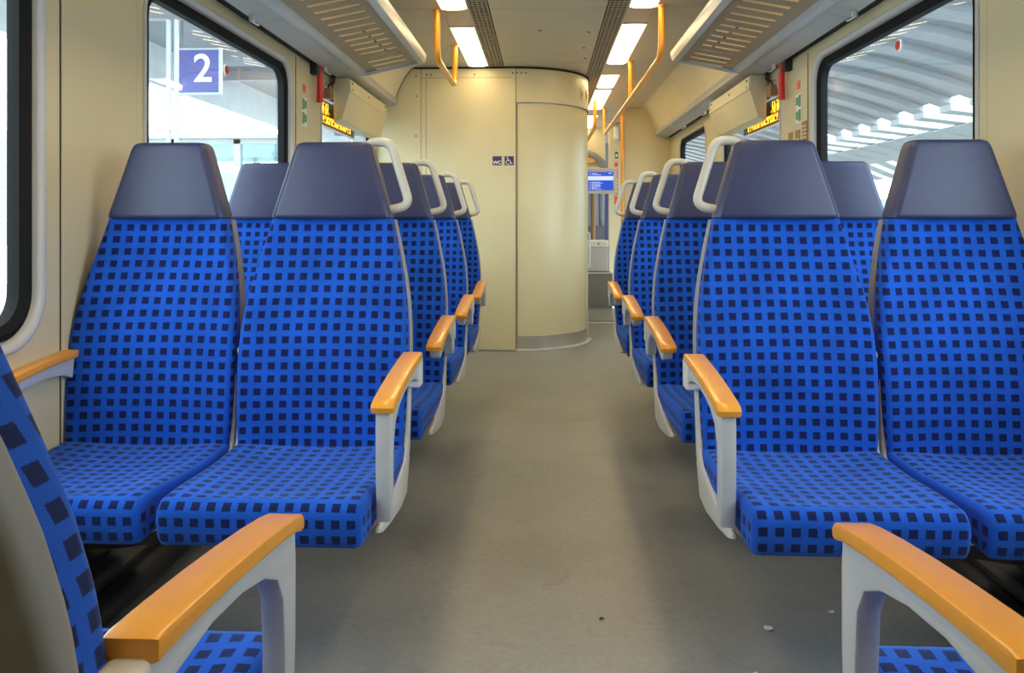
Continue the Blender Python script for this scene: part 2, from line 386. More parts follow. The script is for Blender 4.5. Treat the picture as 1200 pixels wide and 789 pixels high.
# ------------------------------------------------------------------ toilet cabin
R = .61; CX, CY = -.245, YW+.61
arc = lambda r, a0, a1, n: [(CX + r*math.sin(math.radians(a0+(a1-a0)*k/n)), CY - r*math.cos(math.radians(a0+(a1-a0)*k/n))) for k in range(n+1)]
cabin = T(fin('wall_cabin', prism([(-WX, 8.1), (-WX, YW), (CX, YW), (CX, YW+.02)] + arc(R-.022, 2, 90, 24) + [(CX+R, CY), (CX+R, 8.1)], 0, HC-.012, 'Z'), M['cab'], None, 30), kind='structure')
hd = [(CX+.004, YW+.03)] + [(CX+.004, YW)] + arc(R, 1, 92, 28) + arc(R-.03, 92, 1, 28)
fin('header', prism(hd, 1.985, HC-.016, 'Z'), M['cab'], cabin, 30)
hd2 = [(CX-.006, YW+.03), (CX-.006, YW-.003)] + arc(R+.004, 0, 92, 28) + arc(R-.03, 92, 0, 28)
fin('header_rim', prism(arc(R+.004, .5, 92, 28) + arc(R-.03, 92, .5, 28), 1.985, 1.995, 'Z'), M['reveal'], cabin, 30)
d = T(fin('door_1', prism(arc(R-.010, 1.2, 91, 28) + arc(R-.024, 91, 1.2, 28), .12, 1.984, 'Z'), M['cab'], None, 30), kind='structure')
fin('kick_plate', prism(arc(R-.006, 1.2, 91, 28) + arc(R-.024, 91, 1.2, 28), .02, .12, 'Z'), M['steel'], d, 30)
fin('threshold', prism(arc(R+.03, 0, 92, 28) + arc(R-.03, 92, 0, 28), .0, .018, 'Z', bev=.004), M['lgrey'], d, 30)
js = NB()
box(js, -1.006, -1.001, YW-.0015, YW+.01, .0, HC-.02)
box(js, -.965, -.961, YW-.0015, YW+.01, .0, 2.175)
box(js, -1.003, CX-.03, YW-.0012, YW+.01, 2.183, 2.187)
box(js, CX-.002, CX+.004, YW-.002, YW+.02, 0, HC-.02)
box(js, -1.3, CX, YW-.004, YW+.02, .0, .012)
fin('joint', js, M['mgrey'], cabin)
for x, z in ((-1.045, 2.2), (-.96, 2.21), (-.925, 2.21), (-.575, 2.21), (-.27, 2.22), (-.235, 2.222), (-.20, 2.222), (-.165, 2.22), (-1.04, 2.04), (-1.045, 1.72), (-1.24, 2.08)):
    g = NB(); yy = YW if x < CX else CY - math.sqrt(R*R-(x-CX)**2)
    bmesh.ops.create_cone(g, cap_ends=True, segments=10, radius1=.009, radius2=.008, depth=.006, matrix=Matrix.Translation((x, yy, z)) @ Matrix.Rotation(PI/2, 4, 'X'))
    fin('screw', g, M['mgrey'], cabin)
mbox('top_joint', (-1.05, CX, YW-.012, YW, HC-.014, HC-.002), M['dark'], cabin)
fin('curved_top_joint', prism(arc(R+.012, 0, 92, 28) + arc(R-.03, 92, 0, 28), HC-.014, HC-.002, 'Z'), M['dark'], cabin, 30)
for a in (62, 74):
    r_ = R+.003; x, y = CX+r_*math.sin(math.radians(a)), CY-r_*math.cos(math.radians(a))
    g = box(NB(), -.022, .022, -.003, .003, -.045, .045, .002, 1); o = fin('key_plate', g, M['cab'], cabin); o.location = (x, y, 2.10); o.rotation_euler[2] = math.radians(a)
    g = box(NB(), -.011, .011, -.006, .001, -.022, .022, .002, 1); k = fin('key_slot', g, M['brown'], o)
# pictogram signs
def pictosign(x, z, kind, label):
    r = T(empty('pictogram_sign', (x, YW-.001, z)), label, 'sign')
    mbox('sign_plate', (-.036, .036, -.003, 0, -.036, .036), M['navy'], r, bev=.001)
    if kind == 'WC':
        me = textmesh('WC', .038, .0005, .001); me.transform(Matrix.Translation((0, -.0035, -.016)) @ Matrix.Rotation(PI/2, 4, 'X'))
        link('lettering', me, M['white'], r)
    else:
        g = NB()
        bmesh.ops.create_uvsphere(g, u_segments=10, v_segments=6, radius=.005, matrix=Matrix.Translation((-.013, -.004, .027)) @ Matrix.Diagonal((1, .3, 1, 1)))
        tube([(-.013, -.004, .02), (-.010, -.004, -.002), (.010, -.004, -.003), (.018, -.004, -.022), (.026, -.004, -.020)], .003, 6, g)
        tube([(-.012, -.004, .010), (.006, -.004, .008)], .0022, 6, g)
        tube([(-.006+.019*math.cos(math.radians(t)), -.004, -.012+.017*math.sin(math.radians(t))) for t in range(120, 375, 15)], .0022, 6, g)
        fin('pictogram', g, M['white'], r)
pictosign(-.394, 1.520, 'WC', 'small navy WC sign on the toilet cabin wall')
pictosign(-.298, 1.520, 'WH', 'small navy wheelchair sign on the cabin wall beside the round door')

# ------------------------------------------------------------------ partition, vestibule and gangway beyond
prof = [(.86, 0), (WX, 0), (WX, 1.95), (1.3, 1.95), (1.2, 1.97), (1.2, 2.03)] + [(x, z) for x, z in cove[::-1]] + [(.86, HC)]
T(fin('wall_partition', prism([(x, z) for x, z in prof], 8.352, 8.40, 'Y'), M['cream']), kind='structure')
T(mbox('wall_vestibule', (.80, WX, 9.6, 9.66, 0, HC), M['cream'], bev=.01), kind='structure')
T(mbox('wall_end', (-1.3, 1.35, 12.2, 12.3, 0, HC+.1), M['mgrey']), kind='structure')
T(mbox('wall_corridor', (-.9, -.84, 9.6, 12.2, 0, HC), M['cream']), kind='structure')
T(mbox('trim_3', (-.3, .8, 7.70, 7.78, 0, .006), M['lgrey'], bev=.002), kind='structure')
T(mbox('trim_4', (-.3, .8, 7.86, 7.90, 0, .006), M['mgrey'], bev=.002), kind='structure')
pf = T(fin('floor_platform', box(NB(), -.84, .80, 9.07, 12.2, 0, .41), M['mgrey']), kind='structure')
mbox('platform_edge', (-.84, .80, 9.05, 9.10, .405, .425), M['lgrey'], pf, bev=.003)
# gangway opening: bellows, posts, arched ring
gw = T(empty('gangway_bellows', (.35, 11.2, .41)), 'grey folded gangway bellows in the dark opening behind the white box', 'gangway bellows')
g = NB()
for k in range(16): tube([(-.95+k*.12, .0, 0), (-.95+k*.12, 0, 1.35)], .045, 8, g)
fin('folds', g, M['mgrey'], gw, 40)
mbox('dark_lower_panel', (-1.1, .95, -.12, -.07, 0, .55), M['dgrey'], gw)
g = T(fin('gangway_post', tube([(.66, 10.4, .41), (.66, 10.4, HC)], .028, 12), M['brown'], None, 40), 'brown upright post in front of the grey gangway bellows', 'post')
arcp = [(.40+.50*math.cos(math.radians(t)), 10.08, 1.41+.55*math.sin(math.radians(t))) for t in range(0, 181, 10)]
GR = T(fin('gangway_ring', tube(arcp, .05, 12), M['mgrey'], None, 40), 'grey arched gangway ring above the small blue screen', 'gangway ring')
T(mbox('wall_lintel', (-.84, .80, 10.12, 10.18, 1.60, HC), M['cream']), kind='structure')
fin('orange_fitting', tube([(.56, 10.08, 1.84), (.67, 10.08, 1.84)], [.045, .03], 12), M['orange'], GR, 40)
T(fin('blue_post', tube([(.80, 9.9, .41), (.80, 9.9, 1.45)], .03, 10), M['signblue'], None, 40), 'narrow blue upright strip left of the vestibule wall', 'post')
# screen
tv = T(empty('passenger_screen', (.66, 9.2, 1.52)), 'grey framed passenger screen with a blue timetable, beside the curved cabin', 'screen')
mbox('screen_housing', (-.20, .20, 0, .06, -.155, .155), M['lgrey'], tv, bev=.008)
ds = mbox('screen_display', (-.16, .16, -.003, 0, -.115, .105), M['screen'], tv)
g = box(NB(), -.16, .16, -.005, -.003, .005, .055); fin('highlighted_row', g, M['screenw'], tv)
g = NB(); rnd = random.Random(3)
for k, z in enumerate((.085, .070, -.020, -.034, -.048, -.062, -.076, -.090, -.104)):
    box(g, -.125+.0, -.115, -.0055, -.003, z, z+.006)
    x = -.10
    while x < -.10 + rnd.uniform(.06, .13): w_ = rnd.uniform(.01, .03); box(g, x, x+w_, -.0055, -.003, z, z+.006); x += w_+.005
box(g, .10, .14, -.0055, -.003, .085, .092)
fin('timetable', g, M['screenw'], tv)
fin('wall_arm', tube([(.1, .06, .05), (.17, .30, .05), (.17, .41, .05)], .015, 10), M['mgrey'], tv, 40)
# white box on the raised floor
bx = T(empty('equipment_box', (.62, 9.3, .425)), 'white equipment box with pale lid standing on the raised floor past the cabin', 'equipment box')
mbox('body', (-.16, .135, -.12, .2, 0, .29), M['lgrey'], bx, bev=.01)
mbox('lid', (-.165, .14, -.13, .2, .292, .375), M['white'], bx, bev=.012)
g = NB(); bmesh.ops.create_cone(g, cap_ends=True, segments=12, radius1=.01, radius2=.01, depth=.01, matrix=Matrix.Translation((.02, -.131, .335)) @ Matrix.Rotation(PI/2, 4, 'X')); fin('lock', g, M['black'], bx)
T(fin('corridor_rail', tube(smoothpath([(.44, 9.06, .9), (.525, 9.06, .9), (.525, 9.06, .47), (.44, 9.06, .47)], .03), .011, 10), M['steel'], None, 40), 'small bent steel rail in front of the white box, low beside the curved cabin', 'rail')
def plate(name, d, m, label, cat, parts=(), group=None):
    c = ((d[0]+d[1])/2, (d[2]+d[3])/2, (d[4]+d[5])/2)
    r = T(empty(name, c), label, cat, group)
    mbox('sticker_base', (d[0]-c[0], d[1]-c[0], d[2]-c[1], d[3]-c[1], d[4]-c[2], d[5]-c[2]), m, r)
    for (nm, e, mm) in parts: mbox(nm, e, mm, r)
    return r
plate('warning_sticker', (.872, .915, 9.595, 9.6, 1.715, 1.77), M['redst'], 'small square orange red sticker high on the vestibule wall', 'sticker')
plate('notice_sticker', (.872, .912, 9.595, 9.6, 1.24, 1.69), M['redst'], 'tall red notice strip on the vestibule wall beside the orange pole', 'sticker', [('printed_line', (-.015, .015, -.004, -.002, -.12+.05*k, -.10+.05*k), M['cream']) for k in range(5)])
plate('dark_pictogram', (.878, .915, 9.595, 9.6, 1.82, 1.90), M['navy'], 'dark pictogram sticker above the orange red stickers on the vestibule wall', 'sticker', [('mark', (-.01, .01, -.004, -.002, -.02, .015), M['white'])])
T(mbox('emergency_cover', (.86, .925, 9.52, 9.602, 2.06, 2.22), M['white'], bev=.02, smooth=40), 'white rounded cover high on the vestibule wall beside the orange pole', 'cover')

# ------------------------------------------------------------------ orange rails
def hang(sx, pts, label, mids=()):
    """pts: y0,y1,z ; hanging U rail"""
    y0, y1, z = pts
    r = T(empty('handrail', (sx, y0, HC)), label, 'handrail')
    path = smoothpath([(0, 0, 0), (0, 0, z-HC), (0, y1-y0, z-HC), (0, y1-y0, 0)], .11, 8)
    fin('rail', tube(path, .0185, 14), M['orange'], r, 50)
    for m_ in mids: fin('support', tube([(0, m_-y0, z-HC), (0, m_-y0, 0)], .0185, 14), M['orange'], r, 50)
    for yy in [0, y1-y0] + [m_-y0 for m_ in mids]:
        g = NB(); bmesh.ops.create_cone(g, cap_ends=True, segments=18, radius1=.024, radius2=.026, depth=.012, matrix=Matrix.Translation((0, yy, -.006)))
        fin('ceiling_flange', g, M['orange'], r, 40)
hang(-.645, (4.4, 5.3, 1.985), 'short orange U shaped handrail hanging from the ceiling on the left')
hang(.645, (4.35, 8.35, 1.98), 'long orange handrail hanging under the ceiling on the right', (5.88,))
hang(.50, (7.75, 9.75, 1.99), 'far orange handrail half hidden behind the curved cabin')
T(fin('grab_pole', tube([(.835, 8.28, 0), (.835, 8.28, HC)], .0195, 14), M['orange'], None, 40), 'full height orange grab pole at the edge of the far partition', 'pole')

# ------------------------------------------------------------------ luggage racks
def rack(side, sg):
    y0, y1 = 1.3, 4.75; L_ = y1-y0
    r = T(empty('luggage_rack', (sg*1.0, y0, 2.0)), 'slatted luggage rack with blue grey rails on the %s, above the seats and windows' % side, 'luggage rack')
    P = lambda x, z: (sg*(x-1.0), z-2.0)
    # slatted panel: ribs between slots
    g = NB()
    zi = lambda x: 2.045 - (x-.80)*(.065/.34)
    def slab(xa, xb, ya, yb): prism([P(xa, zi(xa)), P(xb, zi(xb)), P(xb, zi(xb)+.003), P(xa, zi(xa)+.003)], ya, yb, 'Y', bm=g)
    slab(.80, .865, 0, L_); slab(1.075, 1.14, 0, L_)
    y = 0
    while y < L_-.02:
        e = min(y+.066, L_); slab(.865, 1.075, y, e); y += .108
    fin('slatted_panel', g, M['rackb'], r)
    rail = [P(.765, 2.06), P(.762, 2.09), P(.775, 2.108), P(.80, 2.105), P(.82, 2.06), P(.822, 2.038), P(.80, 2.028), P(.775, 2.035)]
    fin('edge_rail', prism(rail, -.01, L_+.012, 'Y', bev=.006), M['rackr'], r, 40)
    tr = [P(1.135, 1.985), P(1.15, 1.965), P(1.18, 1.955), P(1.205, 1.962), P(1.215, 2.0), P(1.19, 2.02), P(1.15, 2.01)]
    fin('wall_rail', prism(tr, -.01, L_+.012, 'Y', bev=.004), M['rackr'], r, 40)
    fin('end_bar', tube([( *[P(.80, 2.038)[0]], L_+.004, P(.80, 2.042)[1]), (P(1.0, 2.0)[0], L_+.006, P(1.0, 2.003)[1]), (P(1.13, 1.98)[0], L_+.004, P(1.13, 1.972)[1]), (P(1.19, 1.98)[0], L_, P(1.19, 1.965)[1])], .012, 10), M['rackr'], r, 40)
    for (yy, xx) in ((L_-.43, .93), (L_-.54, .935), (L_-.65, .94), (L_-.76, .945), (L_-.87, .95)):
        g = NB(); bmesh.ops.create_uvsphere(g, u_segments=8, v_segments=6, radius=.009, matrix=Matrix.Translation((P(xx, 0)[0], yy-.0, zi(xx)-2.0+.003)))
        fin('rivet', g, M['brown'], r)
    for yy in (.3, 1.7, L_-.25):
        fin('support_arm', prism([P(.79, 2.06), P(1.19, 2.0), P(1.2, 2.03), P(.79, 2.075)], yy, yy+.02, 'Y'), M['rackr'], r)
rack('left', -1); rack('right', 1)

# ------------------------------------------------------------------ seats
def ringxy(w, yf, yb, r, con=0., n=14):
    """left-back corner round the front to the right-back corner, then the flat back; returns (x,y) and arc length"""
    pts = [(-w, yb)]
    m = 5
    for k in range(m+1):
        a = PI + (PI/2)*k/m; pts.append((-w + r + r*math.cos(a), yf + r + r*math.sin(a)))
    for k in range(1, n):
        pts.append((-w + r + (2*w-2*r)*k/n, yf))
    for k in range(m+1):
        a = 1.5*PI + (PI/2)*k/m; pts.append((w - r + r*math.cos(a), yf + r + r*math.sin(a)))
    pts.append((w, yb))
    pts = [(x, y + con*max(0, 1-(abs(x)/w)**2.5)) for x, y in pts]
    return pts
def interp(tab, h):
    for (a, *va), (b, *vb) in zip(tab, tab[1:]):
        if a <= h <= b:
            t = (h-a)/(b-a); return [p+(q-p)*t for p, q in zip(va, vb)]
    return list(tab[-1][1:])
# height: half width, front y
BACK = [(.40, .228, .0), (.46, .233, .006), (.55, .237, .012), (.65, .239, .022), (.73, .237, .037), (.81, .229, .058), (.88, .216, .080), (.95, .200, .101), (1.0, .188, .113), (1.053, .174, .124)]
def smooth_tab(tab, h):
    hs = .02; A = interp(tab, max(tab[0][0], h-hs)); B = interp(tab, h); C = interp(tab, min(tab[-1][0], h+hs))
    return [(a+2*b+c)/4 for a, b, c in zip(A, B, C)]
def uvfill(bm, faces_uv):
    uv = bm.loops.layers.uv.new('UVMap')
    for f, us in faces_uv:
        for l, u in zip(f.loops, us): l[uv].uv = u
def back_pad(parent):
    bm = NB(); H = [.40 + (1.053-.40)*k/30 for k in range(31)]
    rows = []
    for h in H:
        w, yf = smooth_tab(BACK, h); pts = ringxy(w, yf, yf+.062, .024, .022)
        x0 = [p[0] for p in pts]; s = [0]
        for p, q in zip(pts, pts[1:]): s.append(s[-1] + math.dist(p, q))
        tot = s[-1]/2
        rows.append([(bm.verts.new((x, y, h)), (s[i]-tot + .01775, h*1.02)) for i, (x, y) in enumerate(pts)])
    fu = []
    for a, b in zip(rows, rows[1:]):
        for k in range(len(a)-1):
            q = (a[k], a[k+1], b[k+1], b[k]); fu.append((bm.faces.new([v[0] for v in q]), [v[1] for v in q]))
    t = rows[-1]; fu.append((bm.faces.new([v[0] for v in t]), [(v[0].co.x, v[0].co.y) for v in t]))
    for f in bm.faces: f.normal_update()
    uvfill(bm, fu)
    return fin('backrest', bm, M['fabric'], parent, 50, normals=True)
def cushion(parent):
    # profile from the rear top over the rolled nose to the rear underside: (y, z)
    top = [(.03, .435), (-.04, .432), (-.10, .430), (-.17, .431), (-.25, .436), (-.32, .441), (-.38, .443), (-.412, .442), (-.428, .437), (-.438, .426), (-.442, .408), (-.440, .378), (-.435, .354), (-.427, .343), (-.41, .338), (-.33, .345), (-.2, .352), (.03, .360)]
    s = [0]
    for p, q in zip(top, top[1:]): s.append(s[-1]+math.dist(p, q))
    xs = [-.235, -.2348, -.2335, -.230, -.225, -.217] + [-.2+.4*k/12 for k in range(13)] + [.217, .225, .230, .2335, .2348, .235]
    bm = NB(); rows = []
    tp = lambda y: 1 - .04*max(0, (-.12-y)/.32)
    for x in xs:
        e = max(0, abs(x)-.217)/.018; ins = .018*(1-math.sqrt(max(0, 1-e*e)))
        row = []
        for i, (y, z) in enumerate(top):
            zc, yc = .39, -.2
            # pull towards the core on the rounded side edges; slight dish in the middle
            dish = -.010*max(0, 1-(x/.2)**2)*(1 if i < 7 else 0)
            zz = z + dish - (ins if z > zc else -ins)*1.0
            yy = y + (ins*.8 if y < -.415 else 0)
            row.append((bm.verts.new((x*tp(y), yy, zz)), (x + .01775, s[i] + .012)))
        rows.append(row)
    fu = []
    for a, b in zip(rows, rows[1:]):
        for k in range(len(a)-1):
            q = (a[k], a[k+1], b[k+1], b[k]); fu.append((bm.faces.new([v[0] for v in q]), [v[1] for v in q]))
    for row in (rows[0], rows[-1]):
        fu.append((bm.faces.new([v[0] for v in row]), [(v[0].co.y+.006, v[0].co.z+.01) for v in row]))
    uvfill(bm, fu)
    return fin('seat_cushion', bm, M['fabric'], parent, 50)
def block_loft(parent, name, sections, m, sm=45):
    """sections: h, halfwidth, yf, yb, r ; closed rings"""
    bm = NB(); rings = []
    for h, w, yf, yb, r in sections:
        rings.append([(x, y, h) for x, y in rrect(0, (yf+yb)/2, 2*w, yb-yf, min(r, (yb-yf)*.49, w*.9), 5)])
    loft(rings, bm=bm); return fin(name, bm, m, parent, sm)
def make_seat(name, s, aisle=True, post=True):
    """s=+1: the aisle lies towards +X of the seat (seat faces -Y)"""
    r = empty(name)
    cushion(r); back_pad(r)
    # headrest
    sec = []
    for h, dw in ((1.052, -.010), (1.056, -.002), (1.066, 0), (1.12, 0), (1.18, 0), (1.25, 0), (1.264, -.001), (1.272, -.004), (1.277, -.012)):
        t = (h-1.055)/.22; w = .176 - .066*t + dw
        yf = .119 + .022*t - dw*.8; yb = yf + .088 - .012*t + dw*1.6
        sec.append((h, w, yf, yb, .022))
    block_loft(r, 'headrest', sec, M['head'], 60)
    # rear shell following the pad
    sec = []
    for k in range(16):
        h = .60 + (1.05-.60)*k/15; w, yf = smooth_tab(BACK, h); sec.append((h, w+.005, yf+.052, yf+.085+.01*math.sin(PI*k/15), .014))
    block_loft(r, 'rear_shell', sec, M['shell'], 50)
    sec = [(.30, .215, .03, .07, .012), (.33, .228, .02, .082, .014), (.40, .240, .035, .09, .014), (.475, .2405, .058, .098, .014), (.55, .2415, .066, .106, .014), (.62, .2415, .074, .112, .014), (.635, .239, .078, .110, .014)]
    block_loft(r, 'shell_base', sec, M['base'], 50)
    # tray under the cushion with raised side cheeks
    tray = [(.05, .345), (-.20, .338), (-.30, .336), (-.34, .338), (-.32, .326), (-.24, .306), (-.05, .275), (.04, .29)]
    fin('seat_tray', prism([(y, z) for y, z in tray], -.205, .205, 'X', bev=.006), M['base'], r, 40)
    ck = [(.07, .56), (.055, .62), (.045, .50), (.034, .43), (.0, .395), (-.10, .368), (-.20, .350), (-.31, .338), (-.315, .330), (-.28, .318), (-.18, .302), (-.05, .29), (.03, .30), (.07, .38)]
    for q in (-1, 1):
        xa, xb = q*.2275, q*.2405
        fin('side_cheek', prism(ck, min(xa, xb), max(xa, xb), 'X', bev=.003), M['base'], r, 40)
    # armrest: orange cap on a grey loop; aisle seats towards the aisle, window seats at the wall
    ax = s*.2555 if aisle else -s*.222
    aw = .0165 if aisle else .012
    ar = empty('armrest'); ar.parent = r; ar.location = (ax, .026, 0)
    capt = [(-.392, .618), (-.394, .630), (-.386, .640), (-.36, .646), (-.30, .656), (-.22, .667), (-.14, .676), (-.06, .683), (.0, .687), (.012, .685)]
    capb = [(.012, .664), (-.06, .661), (-.14, .654), (-.22, .645), (-.30, .634), (-.36, .624), (-.382, .617)]
    fin('arm_cap', prism(capt+capb, -aw-.0105, aw+.0105, 'X', bev=.005), M['wood'], ar, 40)
    fr = [(-.384, .622), (-.36, .628), (-.30, .638), (-.22, .649), (-.14, .658), (-.06, .665), (.02, .668), (.05, .655), (.055, .60), (.02, .600), (-.04, .622), (-.12, .628), (-.20, .620), (-.27, .603), (-.315, .580), (-.336, .545), (-.342, .47), (-.338, .37), (-.378, .37), (-.387, .47), (-.388, .58)]
    if not post:
        fr = [(-.384, .622), (-.36, .628), (-.30, .638), (-.22, .649), (-.14, .658), (-.06, .665), (.02, .668), (.05, .655), (.055, .56), (.03, .535), (-.01, .545), (-.03, .60), (-.08, .628), (-.14, .632), (-.22, .620), (-.30, .596), (-.345, .585), (-.372, .595)]
    fin('arm_frame', prism(fr, -aw, aw, 'X', bev=.005), M['frame'], ar, 40)
    fin('arm_mount', box(NB(), -aw-.004, aw+.004, .008, .062, .585, .668, .008, 3), M['base'], ar, 40)
    if aisle:
        # grab handle beside the headrest
        p = smoothpath([(s*.092, .178, 1.258), (s*.108, .178, 1.279), (s*.165, .176, 1.279), (s*.224, .170, 1.092), (s*.160, .166, 1.078)], .032, 6)
        fin('grab_handle', tube(p, .0135, 12), M['grip'], r, 60)
        g = NB(); bmesh.ops.create_cone(g, cap_ends=True, segments=14, radius1=.012, radius2=.012, depth=.012, matrix=Matrix.Translation((-s*.2375, .065, .68)) @ Matrix.Rotation(PI/2, 4, 'Y'))
        fin('pivot_pin', g, M['grip'], r, 40)
        # cantilever arm to the side wall
        bmx = prism([(-s*.235, .20), (-s*.235, .275), (s*.19, .285), (s*.17, .255), (-s*.1, .225)], -.03, .05, 'Y', bev=.006)
        fin('support_bracket', bmx, M['dgrey'], r, 30)
    else:
        bmx = prism([(-s*.236, .145), (-s*.236, .27), (s*.236, .27), (s*.236, .20), (-s*.05, .155)], -.03, .05, 'Y', bev=.006)
        fin('support_bracket', bmx, M['dgrey'], r, 30)
    return r
ROWY = [2.045 + .805*k for k in range(4)]
A_, SPC = {1: .643, -1: .634}, {1: .488, -1: .4885}
ORD = ['front row nearest the camera', 'second row from the camera', 'third row from the camera', 'last row before the cabin']
for side, s in (('left', 1), ('right', -1)):
    pa = make_seat('aisle_seat', s, True); pb_ = make_seat('aisle_seat', s, True, False); pw = make_seat('window_seat', s, False)
    for k, y in enumerate(ROWY):
        o = pa if k == 0 else (pb_ if k == 1 else copy_tree(pb_))
        o.location = (-s*A_[s], y, 0)
        T(o, 'blue checked aisle seat, %s of the aisle, %s' % (side, ORD[k] if not (side == 'right' and k == 3) else 'last row before the far partition'), 'train seat', 'forward rows of blue checked seats')
    for k, y in enumerate(ROWY):
        o = pw if k == 0 else copy_tree(pw)
        o.location = (-s*(A_[s]+SPC[s]), y, 0)
        T(o, 'blue checked window seat beside the %s wall, %s' % (side, ORD[k]), 'train seat', 'forward rows of blue checked seats')
    if side == 'left': keepL = pa
    else: keepR = pa
# the two near seats turned the other way (their aisle side is mirrored)
for side, src, x in (('left', keepR, -.645), ('right', keepL, .645)):
    o = copy_tree(src); o.location = (x, .685, 0); o.rotation_euler[2] = PI
    T(o, 'blue checked seat facing away, its armrest large in the bottom %s corner' % side, 'train seat', 'near seats facing away')

# ------------------------------------------------------------------ heating ducts
for side, sg, ye in (('left', -1, YW-.01), ('right', 1, 8.34)):
    r = T(empty('heating_duct', (sg*1.24, 0, 0)), 'dark heating duct along the foot of the %s wall under the seats' % side, 'heating duct')
    fin('duct_cover', prism([(sg*-.06, .0), (sg*-.06, .10), (sg*-.045, .115), (sg*.10, .13), (sg*.10, 0)], -1.2, ye, 'Y'), M['dgrey'], r)
    fin('duct_pipe', tube([(sg*-.095, -1.2, .06), (sg*-.095, ye, .06)], .035, 14), M['black'], r, 50)
    mbox('duct_strip', (sg*.0, sg*.012, -1.2, ye, .12, .128), M['black'], r)

# ------------------------------------------------------------------ display housings over the third windows
for side, sg in (('left', -1), ('right', 1)):
    r = T(empty('display_housing', (sg*1.29, 4.70, 1.8)), 'cream wedge shaped display housing hanging over the far %s window' % side, 'display housing')
    Q = lambda x, z: (sg*(x-1.29), z-1.8)
    fin('housing_body', prism([Q(1.245, 1.935), Q(1.235, 1.845), Q(1.285, 1.68), Q(1.335, 1.66), Q(1.342, 1.935)], 0, 1.12, 'Y', bev=.004), M['cream'], r, 30)
    fin('front_flange', prism([Q(1.242, 1.93), Q(1.236, 1.93), Q(1.229, 1.85), Q(1.236, 1.845)], .004, 1.116, 'Y', bev=.001), M['cream'], r)
    for yy, zz in ((.06, 1.91), (.06, 1.87), (.5, 1.895), (1.05, 1.91), (1.05, 1.87)):
        g = NB(); bmesh.ops.create_cone(g, cap_ends=True, segments=10, radius1=.007, radius2=.007, depth=.008, matrix=Matrix.Translation((Q(1.232, zz)[0], yy, zz-1.8)) @ Matrix.Rotation(PI/2, 4, 'Y'))
        fin('screw', g, M['mgrey'], r)
    d = T(empty('led_display', (sg*(WX+.02), 4.95, 1.70)), 'orange lit LED destination display in the far %s window below its housing' % side, 'LED display')  # glowing plate painted as the outward display's reflection in the glass
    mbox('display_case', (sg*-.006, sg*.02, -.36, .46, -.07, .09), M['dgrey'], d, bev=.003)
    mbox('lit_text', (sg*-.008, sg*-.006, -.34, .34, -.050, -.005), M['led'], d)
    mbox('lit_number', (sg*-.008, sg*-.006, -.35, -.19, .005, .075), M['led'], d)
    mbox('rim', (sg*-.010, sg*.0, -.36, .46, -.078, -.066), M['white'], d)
    c = T(empty('sensor_box', (sg*(WX-.022), 4.615, 1.83)), 'small brown sensor box with a black cable at the top of the far %s pillar' % side, 'sensor box')
    mbox('box_body', (-.022, .022, -.035, .035, -.04, .025), M['brown'], c, bev=.004)
    fin('cable', tube(smoothpath([(0, 0, .02), (sg*.0, -.0, .05), (-sg*.03, .03, .06), (-sg*.03, .03, .11)], .02, 4), .006, 8), M['black'], c, 40)

# ------------------------------------------------------------------ emergency hammers, stickers, hooks
for side, sg in (('left', -1), ('right', 1)):
    h = T(empty('emergency_hammer', (sg*(WX-.004), 4.385, 1.885)), 'red emergency hammer hanging in its dark holder on the %s pillar' % side, 'emergency hammer')
    hn = fin('handle', tube([(-sg*.03, -.01, .04), (-sg*.035, .0, -.02), (-sg*.03, .012, -.15)], [.014, .017, .019], 10), M['red'], h, 40)
    for k in range(7): mbox('grip_ridge', (-sg*.052, -sg*.045, -.004+.001*k, .012+.001*k, -.13+.016*k, -.124+.016*k), M['redst'], h)
    fin('head', tube([(-sg*.03, -.03, .055), (-sg*.03, .05, .05)], [.018, .014], 10), M['red'], h, 40)
    mbox('holder', (0, -sg*.045, -.085, -.03, .0, .10), M['black'], h, bev=.005)
    fin('wire_clip', tube(smoothpath([(-sg*.01, -.09, .13), (-sg*.04, -.09, .06), (-sg*.04, .06, .09), (-sg*.01, .06, .13)], .02, 4), .003, 6), M['steel'], h, 40)
    xa, xb = sg*(WX-.0055), sg*(WX-.004)
    def st(name, y, z, w, hh, m, label, parts=()):
        r = T(empty(name, (sg*(WX-.004), y, z)), label, 'sticker')
        mbox('sticker_base', (-sg*.002, 0, -w/2, w/2, -hh/2, hh/2), m, r)
        for nm, ya, yb, za, zb, mm in parts: mbox(nm, (-sg*.003, -sg*.002, ya, yb, za, zb), mm, r)
        return r
    st('warning_sticker', 4.20, 1.785, .05, .045, M['redst'], 'small red square sticker on the %s pillar beside the hammer' % side, [('printed_line', -.015, .015, -.006, .006, M['red'])])
    P_ = []
    for k in range(2):
        za = .01-.085*k if k else .006
        for j in range(2): P_.append(('green_field', -.038+.04*j, -.004+.04*j, -.07+.078*k+.012*j, -.006+.078*k-.008*j, M['green']))
    st('escape_sticker', 4.20, 1.655, .085, .16, M['white'], 'green and white emergency instructions sticker on the %s pillar' % side, P_)
    if side == 'right':
        for q, (yy, nm) in enumerate(((4.105, 'dark striped information sticker on the right pillar, nearest the window'), (4.215, 'middle dark pictogram sticker low on the right pillar'), (4.33, 'dark pictogram sticker low on the right pillar, farthest from the near window'))):
            st('pictogram_sticker', yy, 1.495 + (.02 if q == 0 else 0), .075, .12 if q == 0 else .09, M['brown'], nm, [('printed_line', -.03, .03, -.03+.02*j, -.022+.02*j, M['cream']) for j in range(4 if q == 0 else 2)])
